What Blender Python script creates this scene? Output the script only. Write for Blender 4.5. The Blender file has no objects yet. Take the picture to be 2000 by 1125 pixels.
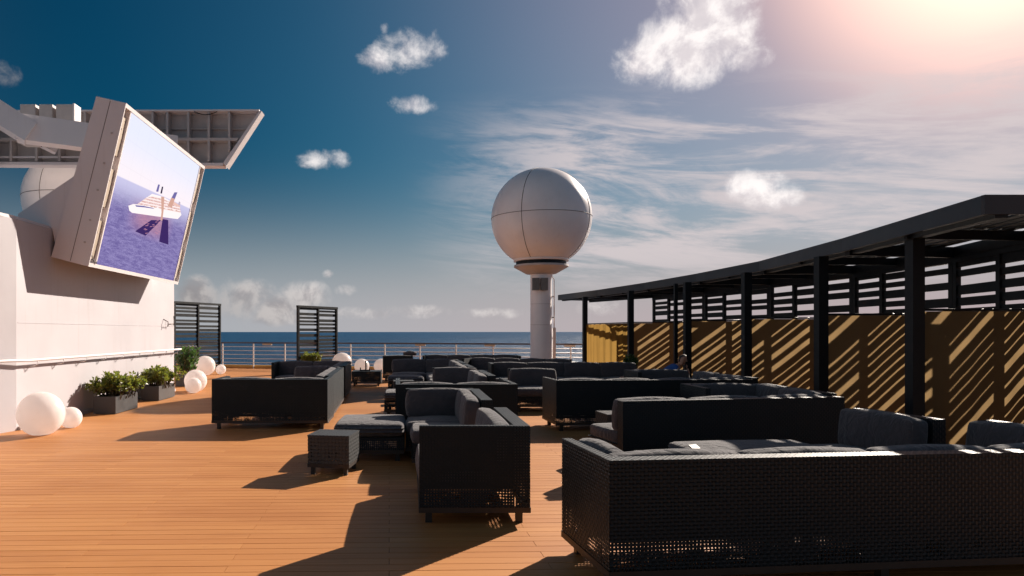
import bpy, bmesh, math, random
from mathutils import Vector, Matrix
R = math.radians
random.seed(7)
scene = bpy.context.scene
C = scene.collection

# ------------------------------------------------------------------ camera
cam = bpy.data.cameras.new('camera'); camo = bpy.data.objects.new('camera', cam); C.objects.link(camo)
camo.location = (0, 0, 1.6); camo.rotation_euler = (R(90), 0, 0)
cam.sensor_width = 36; cam.lens = 24.66; cam.shift_x = 0.10; cam.shift_y = 0.0428
cam.clip_start = 0.1; cam.clip_end = 400000
scene.camera = camo

# ------------------------------------------------------------------ light
SUN_AZ, SUN_EL = R(41.0), R(26.5)                 # azimuth from +Y towards +X
SUN = Vector((math.sin(SUN_AZ)*math.cos(SUN_EL), math.cos(SUN_AZ)*math.cos(SUN_EL), math.sin(SUN_EL)))
sl = bpy.data.lights.new('sun', 'SUN'); so = bpy.data.objects.new('sun', sl); C.objects.link(so)
sl.energy = 5.0; sl.angle = R(0.5); sl.color = (1.0, 0.88, 0.76)
so.rotation_euler = SUN.to_track_quat('Z', 'Y').to_euler(); so.location = (20, 20, 30)
scene.view_settings.view_transform = 'Standard'; scene.view_settings.look = 'None'
scene.view_settings.gamma = 1; scene.view_settings.use_curve_mapping = False
scene.view_settings.exposure = 0.9

class NT:
    """small helper to write node trees as expressions"""
    def __init__(s, nt): s.nt = nt; s.n = nt.nodes; s.l = nt.links
    def put(s, sock, v):
        if isinstance(v, bpy.types.NodeSocket): s.l.new(v, sock)
        elif v is not None: sock.default_value = v
    def node(s, t, **kw):
        n = s.n.new(t)
        for k, v in kw.items(): setattr(n, k, v)
        return n
    def m(s, op, a, b=None, c=None, clamp=False):
        n = s.node('ShaderNodeMath', operation=op); n.use_clamp = clamp
        for i, v in enumerate((a, b, c)):
            if v is not None: s.put(n.inputs[i], v)
        return n.outputs[0]
    def vm(s, op, a, b=None):
        n = s.node('ShaderNodeVectorMath', operation=op)
        s.put(n.inputs[0], a)
        if b is not None: s.put(n.inputs[1], b)
        return n.outputs['Value'] if op in ('DOT_PRODUCT', 'LENGTH') else n.outputs[0]
    def mix(s, f, a, b, typ='MIX'):
        n = s.node('ShaderNodeMix', data_type='RGBA', blend_type=typ)
        s.put(n.inputs[0], f); s.put(n.inputs[6], a); s.put(n.inputs[7], b)
        return n.outputs[2]
    def ss(s, v, lo, hi, a=0.0, b=1.0):
        n = s.node('ShaderNodeMapRange', interpolation_type='SMOOTHSTEP')
        for i, q in enumerate((v, lo, hi, a, b)): s.put(n.inputs[i], q)
        return n.outputs[0]
    def noise(s, vec, scale, detail=4, rough=0.55, dist=0.0):
        n = s.node('ShaderNodeTexNoise')
        if vec is not None: s.l.new(vec, n.inputs['Vector'])
        n.inputs['Scale'].default_value = scale; n.inputs['Detail'].default_value = detail
        n.inputs['Roughness'].default_value = rough; n.inputs['Distortion'].default_value = dist
        return n.outputs[0]
    def comb(s, x, y, z):
        n = s.node('ShaderNodeCombineXYZ')
        for i, v in enumerate((x, y, z)): s.put(n.inputs[i], v)
        return n.outputs[0]
    def sep(s, v):
        n = s.node('ShaderNodeSeparateXYZ'); s.l.new(v, n.inputs[0]); return n.outputs
    def bump(s, h, strength=0.3, dist=0.01):
        n = s.node('ShaderNodeBump'); s.put(n.inputs['Height'], h)
        n.inputs['Strength'].default_value = strength; n.inputs['Distance'].default_value = dist
        return n.outputs[0]

# ------------------------------------------------------------------ sky
world = bpy.data.worlds.new('World'); scene.world = world; world.use_nodes = True
w = NT(world.node_tree); w.n.clear()
out = w.node('ShaderNodeOutputWorld'); bg = w.node('ShaderNodeBackground')
sky = w.node('ShaderNodeTexSky', sky_type='NISHITA'); sky.sun_disc = False
sky.sun_elevation = SUN_EL; sky.sun_rotation = SUN_AZ; sky.air_density = 1.0; sky.dust_density = 1.6; sky.ozone_density = 1.6
STR = 0.07
bg.inputs[1].default_value = STR
K = 1.0/STR
d = w.node('ShaderNodeTexCoord').outputs['Generated']
dx, dy, dz = w.sep(d)
az = w.m('ARCTAN2', dx, dy); el = w.m('ARCSINE', dz)
cs = w.vm('DOT_PRODUCT', d, tuple(SUN))
sa = w.m('ARCCOSINE', w.m('MINIMUM', cs, 0.99999))           # angle from the sun
def pol(v): return tuple(x*K for x in v)+(1.0,)
# clear air: dark teal away from the sun, pale towards the horizon, rosy aureole round the sun
base = w.mix(1.0, sky.outputs[0], (0.06, 0.62, 0.76, 1), 'MULTIPLY')
deep = w.mix(w.ss(sa, 0.30, 1.20), (2.8, 0.60, 0.62, 1), (0.0, 0.31, 0.38, 1))
base = w.mix(1.0, base, deep, 'MULTIPLY')
away = w.ss(sa, 1.0, 2.2)
hz = w.m('POWER', w.m('SUBTRACT', 1.0, w.ss(w.m('ABSOLUTE', el), 0.0, 0.33)), 2.6)
hzc = w.mix(w.ss(sa, 0.35, 1.2), pol((0.42, 0.335, 0.345)), pol((0.345, 0.35, 0.375)))
hzc = w.mix(away, hzc, pol((0.22, 0.215, 0.235)))
base = w.mix(w.m('MULTIPLY', hz, 0.9), base, hzc)
g1 = w.m('POWER', w.m('SUBTRACT', 1.0, w.ss(sa, 0.0, 0.85)), 1.4)
g2 = w.m('POWER', w.m('SUBTRACT', 1.0, w.ss(sa, 0.0, 0.36)), 1.75)
base = w.mix(w.m('MULTIPLY', g1, 0.92), base, pol((0.30, 0.155, 0.215)))
base = w.mix(w.m('MINIMUM', w.m('MULTIPLY', g2, 1.25), 1.0), base, pol((1.55, 0.95, 0.74)))
base = w.mix(w.m('MULTIPLY', away, 0.75), base, pol((0.135, 0.175, 0.215)))
# cirrus veil on the sun side
cv = w.comb(w.m('MULTIPLY', az, 2.2), w.m('ADD', w.m('MULTIPLY', el, 13.0), w.m('MULTIPLY', az, 1.6)), 0.0)
ci = w.noise(cv, 1.7, 8, 0.62, 0.9)
ci2 = w.noise(cv, 5.0, 6, 0.65, 0.6)
cm = w.m('ADD', w.m('MULTIPLY', ci, 0.75), w.m('MULTIPLY', ci2, 0.25))
band = w.m('MULTIPLY', w.ss(az, -0.02, 0.26), w.ss(el, 0.03, 0.11))
band = w.m('MULTIPLY', band, w.ss(el, 0.335, 0.25))
cir = w.m('MULTIPLY', w.ss(cm, 0.40, 0.60), band)
base = w.mix(w.m('MULTIPLY', cir, 0.85), base, pol((0.53, 0.455, 0.46)))
# cumulus: (azimuth, elevation, half width, half height, weight)
CL = []
def cloud(px, py, rx, ry, wt=1.0):
    a = math.atan((px-800)/1370.0); ca = math.cos(a)
    e = math.atan((648-py)/1370.0*ca)
    CL.append((a, e, rx/1370.0*ca*ca, ry/1370.0*ca, wt))
for c in ((1375, 45, 100, 80, 1.5), (1340, 105, 125, 55, 1.5), (1440, 118, 75, 28, 1.1), (1250, 132, 62, 30, 1.1), (1330, 75, 80, 60, 1.5), (1420, 60, 60, 70, 1.4),
          (795, 92, 78, 42, .72), (738, 116, 42, 30, .78), (840, 82, 34, 34, .6), (752, 55, 16, 16, .5), (800, 204, 62, 21, .72), (828, 210, 40, 14, .6), (640, 312, 70, 23, .72), (612, 318, 40, 15, .55), (660, 306, 45, 18, .6), (1475, 364, 60, 36, 1.25), (1530, 385, 50, 28, 1.0),
          (480, 582, 60, 42, 1.4), (530, 600, 60, 30, 1.3), (595, 576, 48, 30, 1.3), (380, 580, 55, 34, 1.4), (640, 535, 14, 10, .8), (678, 566, 30, 14, .8),
          (700, 612, 80, 16, .8), (830, 608, 90, 16, .8), (960, 612, 100, 14, .75), (560, 620, 110, 18, .8), (1170, 600, 60, 24, .7), (10, 150, 48, 36, .3),
          (-250, 420, 160, 60), (-420, 200, 120, 70), (2300, 250, 160, 70), (2600, 480, 200, 60)):
    cloud(*c)
wn = w.noise(d, 9.0, 3, 0.5)
blob = None
for a0, e0, ra, re, wt in CL:
    qa = w.m('MULTIPLY', w.m('SUBTRACT', az, a0), 1/ra); qe = w.m('MULTIPLY', w.m('SUBTRACT', el, e0), 1/re)
    q = w.m('MULTIPLY_ADD', qa, qa, w.m('MULTIPLY', qe, qe))
    b = w.m('SUBTRACT', wt, q)
    blob = b if blob is None else w.m('MAXIMUM', blob, b)
n1 = w.m('MULTIPLY_ADD', w.noise(d, 20.0, 10, 0.62, 0.3), 0.76, w.m('MULTIPLY', w.noise(d, 44.0, 8, 0.60, 0.4), 0.24))
den = w.m('ADD', blob, w.m('MULTIPLY', w.m('SUBTRACT', n1, 0.50), 3.9))
cov = w.ss(den, -0.10, 1.50)
d2 = w.vm('ADD', d, (0.009, 0.004, 0.011))
n2 = w.m('MULTIPLY_ADD', w.noise(d2, 20.0, 5, 0.55, 0.3), 0.76, w.m('MULTIPLY', w.noise(d2, 44.0, 4, 0.55, 0.4), 0.24))
lit = w.ss(w.m('SUBTRACT', n1, n2), -0.12, 0.10)
ccol = w.mix(lit, pol((0.62, 0.55, 0.56)), pol((0.86, 0.78, 0.76)))
low = w.ss(el, 0.03, 0.16)
ccol = w.mix(low, w.mix(lit, pol((0.34, 0.305, 0.31)), pol((0.58, 0.525, 0.51))), ccol)
dim = w.ss(sa, 0.75, 1.25, 1.0, 0.42)
ccol = w.mix(1.0, ccol, w.comb(dim, dim, dim), 'MULTIPLY')
base = w.mix(w.m('MULTIPLY', cov, 0.92), base, ccol)
base = w.mix(1.0, base, (0.70, 0.72, 0.72, 1), 'MULTIPLY')
w.l.new(base, bg.inputs[0]); w.l.new(bg.outputs[0], out.inputs[0])

# ------------------------------------------------------------------ materials
MATS = {}
def pmat(name, col, rough=0.6, metal=0.0, spec=0.5):
    m = bpy.data.materials.new(name); m.use_nodes = True
    t = NT(m.node_tree); b = t.n['Principled BSDF']
    b.inputs['Base Color'].default_value = (*col, 1); b.inputs['Roughness'].default_value = rough
    b.inputs['Metallic'].default_value = metal; b.inputs['Specular IOR Level'].default_value = spec
    MATS[name] = m
    return m, t, b

def painted(name, col, rough=0.45, var=0.10, bumps=0.15, scale=1.6, streak=0.0, spec=0.5):
    m, t, b = pmat(name, col, rough, 0, spec)
    p = t.node('ShaderNodeNewGeometry').outputs['Position']
    n = t.noise(p, scale, 6, 0.6)
    f = t.ss(n, 0.3, 0.72)
    dark = tuple(c*(1-var) for c in col)
    cc = t.mix(f, (*dark, 1), (*col, 1))
    if streak:
        x, y, z = t.sep(p)
        sv = t.comb(t.m('MULTIPLY', x, 9.0), t.m('MULTIPLY', y, 9.0), t.m('MULTIPLY', z, 0.5))
        sn = t.noise(sv, 1.0, 5, 0.6)
        cc = t.mix(t.m('MULTIPLY', t.ss(sn, 0.56, 0.78), streak), cc, (col[0]*.62, col[1]*.52, col[2]*.44, 1))
    t.l.new(cc, b.inputs['Base Color'])
    t.l.new(t.bump(t.noise(p, scale*2.2, 3), bumps, 0.02), b.inputs['Normal'])
    t.put(b.inputs['Roughness'], t.m('MULTIPLY_ADD', n, 0.25, rough-0.12))
    return m

painted('white_steel', (0.72, 0.67, 0.67), 0.45, 0.05, 0.22, 0.9, 0.16)
painted('white_wall', (0.48, 0.455, 0.48), 0.5, 0.06, 0.25, 0.8, 0.22)
painted('grey_steel', (0.50, 0.45, 0.43), 0.5, 0.12, 0.1, 2.5, 0.2)
painted('radome_white', (0.86, 0.81, 0.80), 0.32, 0.08, 0.06, 0.8, 0.22)
painted('speaker_beige', (0.46, 0.38, 0.30), 0.55, 0.08, 0.05, 4)
painted('dark_frame', (0.008, 0.011, 0.014), 0.5, 0.3, 0.05, 6, 0, 0.22)
painted('fascia_slate', (0.030, 0.033, 0.040), 0.45, 0.2, 0.05, 3, 0.1, 0.35)
painted('floodlight_grey', (0.16, 0.155, 0.15), 0.5, 0.2, 0.05, 8)
painted('leg_metal', (0.02, 0.018, 0.017), 0.4, 0.3, 0.02, 8)
painted('base_brown', (0.035, 0.022, 0.016), 0.5, 0.3, 0.05, 8)
painted('rail_wood', (0.055, 0.025, 0.016), 0.4, 0.3, 0.05, 8)
painted('rail_white', (0.68, 0.62, 0.58), 0.4, 0.1, 0.02, 8)
painted('kerb_ochre', (0.55, 0.30, 0.07), 0.6, 0.2, 0.1, 3)
painted('planter_grey', (0.045, 0.042, 0.042), 0.5, 0.15, 0.06, 5)
painted('soil', (0.035, 0.022, 0.014), 0.95, 0.5, 0.6, 30)
painted('seam_dark', (0.16, 0.13, 0.12), 0.7, 0.2, 0.02, 10)
painted('black_plastic', (0.012, 0.012, 0.013), 0.3, 0.2, 0.02, 10)
painted('paper', (0.75, 0.74, 0.74), 0.6, 0.05, 0.02, 10)
painted('caulk', (0.012, 0.009, 0.008), 0.8, 0.2, 0.02, 10)
painted('stem_brown', (0.10, 0.065, 0.03), 0.8, 0.3, 0.1, 20)
painted('skin', (0.45, 0.24, 0.16), 0.5, 0.1, 0.02, 20)
painted('hair', (0.05, 0.025, 0.014), 0.6, 0.4, 0.4, 60)
painted('blue_cloth', (0.02, 0.09, 0.32), 0.8, 0.2, 0.2, 30)
painted('grey_cloth', (0.10, 0.10, 0.11), 0.8, 0.2, 0.2, 30)

# teak deck planks (grid in deck space: rows 0.127, joints every 2.2 m)
DECK_ROT = R(1.67); PW, PL = 0.127, 2.2
m, t, b = pmat('deck_plank', (0.5, 0.2, 0.07), 0.55)
p = t.node('ShaderNodeNewGeometry').outputs['Position']
vr = t.node('ShaderNodeVectorRotate', rotation_type='Z_AXIS'); t.l.new(p, vr.inputs['Vector']); vr.inputs['Angle'].default_value = -DECK_ROT
u, v, z = t.sep(vr.outputs[0])
row = t.m('FLOOR', t.m('MULTIPLY', v, 1/PW))
off = t.m('MULTIPLY', t.m('FLOORED_MODULO', row, 2.0), PL/2)
colm = t.m('FLOOR', t.m('MULTIPLY', t.m('ADD', u, off), 1/PL))
wn_ = t.node('ShaderNodeTexWhiteNoise'); t.l.new(t.comb(row, colm, 0.5), wn_.inputs['Vector'])
gv = t.comb(t.m('MULTIPLY', u, 1.2), t.m('MULTIPLY', v, 60.0), wn_.outputs[0])
gr = t.noise(gv, 1.0, 5, 0.6)
c1 = t.mix(wn_.outputs[0], (0.53, 0.236, 0.077, 1), (0.46, 0.190, 0.058, 1))
c1 = t.mix(t.m('MULTIPLY', t.ss(gr, 0.40, 0.75), 0.40), c1, (0.32, 0.12, 0.034, 1))
big = t.noise(t.comb(t.m('MULTIPLY', u, .45), t.m('MULTIPLY', v, 1.1), 0.0), 1.0, 5, 0.6)
c1 = t.mix(t.m('MULTIPLY', t.ss(big, 0.44, 0.70), 0.55), c1, (0.36, 0.135, 0.038, 1))
spt = t.noise(p, 5.0, 6, 0.7)
c1 = t.mix(t.m('MULTIPLY', t.ss(spt, 0.60, 0.78), 0.35), c1, (0.20, 0.08, 0.03, 1))
t.l.new(c1, b.inputs['Base Color'])
t.put(b.inputs['Roughness'], t.m('MULTIPLY_ADD', gr, 0.3, 0.42)); b.inputs['Specular IOR Level'].default_value = 0.3
t.l.new(t.bump(gr, 0.25, 0.002), b.inputs['Normal'])

# wicker: UVs in metres, over/under weave with small open holes
def wicker(name, col, pitch=0.021, hole=0.34):
    m, t, b = pmat(name, col, 0.48, 0, 0.25)
    uv = t.node('ShaderNodeTexCoord').outputs['UV']
    u, v, _ = t.sep(uv)
    u = t.m('MULTIPLY', u, 1/pitch); v = t.m('MULTIPLY', v, 1/pitch)
    fu = t.m('FRACT', u); fv = t.m('FRACT', v)
    par = t.m('FLOORED_MODULO', t.m('ADD', t.m('FLOOR', u), t.m('FLOOR', v)), 2.0)
    hu = t.m('SINE', t.m('MULTIPLY', fu, math.pi)); hv = t.m('SINE', t.m('MULTIPLY', fv, math.pi))
    h = t.m('ADD', t.m('MULTIPLY', par, hu), t.m('MULTIPLY', t.m('SUBTRACT', 1.0, par), hv))
    n = t.noise(t.node('ShaderNodeTexCoord').outputs['UV'], 3.5, 5, 0.7)
    cc = t.mix(t.m('MULTIPLY', h, 0.8), tuple(c*.6 for c in col)+(1,), (*col, 1))
    cc = t.mix(t.m('MULTIPLY', t.ss(n, 0.5, 0.75), 0.5), cc, tuple(c*1.6 for c in col)+(1,))
    t.l.new(cc, b.inputs['Base Color'])
    t.l.new(t.bump(h, 0.7, 0.005), b.inputs['Normal'])
    nz = t.m('ABSOLUTE', t.sep(t.node('ShaderNodeNewGeometry').outputs['Normal'])[2])
    wz = t.sep(t.node('ShaderNodeNewGeometry').outputs['Position'])[2]
    band = t.m('MULTIPLY', t.m('MULTIPLY', t.ss(wz, .13, .16), t.ss(wz, .285, .255)), t.m('LESS_THAN', nz, .5))   # open weave below the seat
    hs = t.m('ADD', t.m('MULTIPLY_ADD', n, 0.9, hole-0.47), t.m('MULTIPLY', band, t.ss(n, 0.46, 0.60, -.05, 0.30)))           # weave opens and closes
    op = t.m('MULTIPLY', t.m('LESS_THAN', fu, hs), t.m('LESS_THAN', fv, hs))
    tr = t.node('ShaderNodeBsdfTransparent'); mx = t.node('ShaderNodeMixShader')
    t.l.new(op, mx.inputs[0]); t.l.new(b.outputs[0], mx.inputs[1]); t.l.new(tr.outputs[0], mx.inputs[2])
    t.l.new(mx.outputs[0], t.n['Material Output'].inputs[0])
wicker('wicker', (0.011, 0.018, 0.023), 0.024, 0.36)
wicker('wicker_table', (0.065, 0.066, 0.067), 0.040, 0.33)

m, t, b = pmat('cushion', (0.085, 0.075, 0.078), 0.9, 0, 0.15)
p = t.node('ShaderNodeNewGeometry').outputs['Position']
n = t.noise(p, 5, 5, 0.6); fine = t.noise(p, 260, 2)
t.l.new(t.mix(n, (0.046, 0.045, 0.052, 1), (0.090, 0.081, 0.087, 1)), b.inputs['Base Color'])
wr = t.noise(p, 7.0, 3, 0.5, 1.4)
t.l.new(t.bump(t.m('ADD', t.m('MULTIPLY', wr, 9.0), fine), 0.55, 0.007), b.inputs['Normal'])
b.inputs['Sheen Weight'].default_value = 0.25
pmat('lit_rim_piping', (0.16, 0.145, 0.14), 0.8)  # paler than the cushion: sunlit edge line put into the colour

# translucent mesh curtain
def curtain_mat(name, dif, tra):
    m = bpy.data.materials.new(name); m.use_nodes = True; t = NT(m.node_tree); t.n.clear(); MATS[name] = m
    o = t.node('ShaderNodeOutputMaterial'); df = t.node('ShaderNodeBsdfDiffuse'); tl = t.node('ShaderNodeBsdfTranslucent')
    uv = t.node('ShaderNodeTexCoord').outputs['Object']
    n = t.noise(uv, 90, 3, 0.7); n2 = t.noise(uv, 2.0, 4)
    f = t.m('MULTIPLY_ADD', n, 0.5, t.m('MULTIPLY_ADD', n2, 0.6, 0.2))
    t.l.new(t.mix(f, tuple(c*.6 for c in dif)+(1,), (*dif, 1)), df.inputs[0])
    t.l.new(t.mix(f, tuple(c*.6 for c in tra)+(1,), (*tra, 1)), tl.inputs[0])
    a = t.node('ShaderNodeMixShader'); a.inputs[0].default_value = 0.72
    t.l.new(df.outputs[0], a.inputs[1]); t.l.new(tl.outputs[0], a.inputs[2])
    t.l.new(a.outputs[0], o.inputs[0])
curtain_mat('curtain_mesh', (0.010, 0.014, 0.013), (0.255, 0.170, 0.082))
curtain_mat('curtain_drape', (0.12, 0.08, 0.025), (0.24, 0.145, 0.04))

# glossy white plastic globe
m, t, b = pmat('globe_white', (0.92, 0.88, 0.87), 0.22)
n = t.noise(t.node('ShaderNodeTexCoord').outputs['Object'], 3, 6, 0.7)
gc = t.mix(t.ss(n, 0.5, 0.8), (0.95, 0.92, 0.91, 1), (0.88, 0.83, 0.81, 1))
t.l.new(gc, b.inputs['Base Color'])
tl = t.node('ShaderNodeBsdfTranslucent'); t.l.new(gc, tl.inputs[0])
mx = t.node('ShaderNodeMixShader'); mx.inputs[0].default_value = 0.52
t.l.new(b.outputs[0], mx.inputs[1]); t.l.new(tl.outputs[0], mx.inputs[2]); t.l.new(mx.outputs[0], t.n['Material Output'].inputs[0])

def leaf_mat(name, c1, c2):
    m, t, b = pmat(name, c1, 0.4)
    ri = t.node('ShaderNodeNewGeometry').outputs['Random Per Island']
    t.l.new(t.mix(ri, (*c1, 1), (*c2, 1)), b.inputs['Base Color'])
    tl = t.node('ShaderNodeBsdfTranslucent'); t.l.new(t.mix(ri, (c1[0]*2.0, c1[1]*2.2, c1[2]*1.2, 1), (c2[0]*1.8, c2[1]*2, c2[2], 1)), tl.inputs[0])
    mx = t.node('ShaderNodeMixShader'); mx.inputs[0].default_value = 0.35
    t.l.new(b.outputs[0], mx.inputs[1]); t.l.new(tl.outputs[0], mx.inputs[2]); t.l.new(mx.outputs[0], t.n['Material Output'].inputs[0])
leaf_mat('leaf_jade', (0.09, 0.12, 0.028), (0.19, 0.17, 0.045))
leaf_mat('leaf_dark', (0.03, 0.075, 0.03), (0.06, 0.10, 0.03))

# open sea
m, t, b = pmat('sea_water', (0.006, 0.035, 0.075), 0.22, 0, 0.5)
p = t.node('ShaderNodeNewGeometry').outputs['Position']
h = t.m('ADD', t.noise(p, 0.045, 8, 0.62), t.m('MULTIPLY', t.noise(p, 0.30, 6, 0.6), 0.35))
t.l.new(t.bump(h, 1.0, 9.0), b.inputs['Normal']); b.inputs['IOR'].default_value = 1.33; b.inputs['Specular IOR Level'].default_value = 0.12; b.inputs['Roughness'].default_value = 0.4
t.l.new(t.mix(t.ss(t.noise(p, 0.004, 5, 0.6), 0.4, 0.65), (0.004, 0.045, 0.11, 1), (0.006, 0.06, 0.14, 1)), b.inputs['Base Color'])

def emis(name, col, st):
    m = bpy.data.materials.new(name); m.use_nodes = True; t = NT(m.node_tree); t.n.clear(); MATS[name] = m
    o = t.node('ShaderNodeOutputMaterial'); e = t.node('ShaderNodeEmission')
    e.inputs[0].default_value = (*col, 1); e.inputs[1].default_value = st; t.l.new(e.outputs[0], o.inputs[0])
    return t, e
ES = 0.60
for nm, c in (('led_white', (0.95, 0.86, 0.86)), ('led_pink', (0.80, 0.52, 0.46)), ('led_orange', (0.62, 0.36, 0.29)), ('led_violet', (0.045, 0.022, 0.12)),
              ('led_blue', (0.16, 0.14, 0.36)), ('led_rose', (0.48, 0.22, 0.33)), ('led_dark', (0.03, 0.02, 0.06)), ('led_grey', (0.50, 0.42, 0.52))):
    emis(nm, c, ES)
t, e = emis('led_decks', (1, 1, 1), ES)                   # balcony rows of the pictured ship
q = t.node('ShaderNodeTexCoord').outputs['Object']; x_, y_, z_ = t.sep(q)
st = t.m('FRACT', t.m('MULTIPLY', t.m('SUBTRACT', z_, t.m('MULTIPLY', y_, 0.10)), 17.0))
wnn = t.noise(t.comb(t.m('MULTIPLY', y_, 26.0), t.m('MULTIPLY', z_, 17.0), 0.0), 1.0, 3, 0.8)
fc = t.m('MULTIPLY', t.m('GREATER_THAN', st, 0.45), t.ss(wnn, 0.35, 0.6))
t.l.new(t.mix(fc, (0.93, 0.80, 0.79, 1), (0.60, 0.30, 0.27, 1)), e.inputs[0])
t, e = emis('led_picture', (1, 1, 1), ES)                 # sky over sea, UV 0..1
uv = t.node('ShaderNodeTexCoord').outputs['UV']; u, v, _ = t.sep(uv)
hl = t.m('SUBTRACT', v, t.m('MULTIPLY_ADD', u, 0.045, 0.585))
skyc = t.mix(t.ss(hl, 0.0, 0.35), (0.90, 0.82, 0.87, 1), (0.76, 0.78, 0.92, 1))
wv = t.noise(t.comb(t.m('MULTIPLY', u, 10.0), t.m('MULTIPLY', v, 45.0), 0.0), 1.0, 6, 0.7, 0.4)
wv2 = t.noise(t.comb(t.m('MULTIPLY', u, 60.0), t.m('MULTIPLY', v, 150.0), 0.0), 1.0, 3, 0.7)
seac = t.mix(t.ss(t.m('ADD', t.m('MULTIPLY', wv, .6), t.m('MULTIPLY', wv2, .4)), 0.36, 0.66), (0.14, 0.11, 0.31, 1), (0.31, 0.265, 0.52, 1))
seac = t.mix(t.ss(hl, -0.22, 0.0), seac, (0.56, 0.54, 0.76, 1))
glow = t.m('MULTIPLY', t.ss(t.m('ABSOLUTE', t.m('SUBTRACT', u, 0.50)), 0.34, 0.08), t.ss(t.m('ABSOLUTE', t.m('SUBTRACT', v, 0.40)), 0.16, 0.02))
seac = t.mix(t.m('MULTIPLY', glow, t.m('MULTIPLY_ADD', wv, .9, .15)), seac, (0.52, 0.24, 0.30, 1))
pc = t.mix(t.ss(hl, -0.004, 0.006), seac, skyc)
gu = t.m('LESS_THAN', t.m('FRACT', t.m('MULTIPLY', u, 8.0)), 0.02); gv_ = t.m('LESS_THAN', t.m('FRACT', t.m('MULTIPLY', v, 6.0)), 0.02)
t.l.new(t.mix(t.m('MULTIPLY', t.m('MAXIMUM', gu, gv_), 0.07), pc, (0.1, 0.09, 0.12, 1)), e.inputs[0])      # faint joints between the LED tiles

# ------------------------------------------------------------------ mesh helpers
def link(name, me, mat=None, parent=None):
    o = bpy.data.objects.new(name, me); C.objects.link(o)
    if parent is not None: o.parent = parent
    if mat is not None and len(me.materials) == 0: me.materials.append(MATS[mat])
    return o
def tag(o, label=None, cat=None, group=None, kind=None):
    if label: o['label'] = label
    if cat: o['category'] = cat
    if group: o['group'] = group
    if kind: o['kind'] = kind
    return o
def thing(name, label, cat, loc=(0, 0, 0), rz=0.0, group=None):
    o = bpy.data.objects.new(name, None); C.objects.link(o); o.empty_display_size = 0.2
    o.location = loc; o.rotation_euler = (0, 0, rz)
    return tag(o, label, cat, group)

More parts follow.
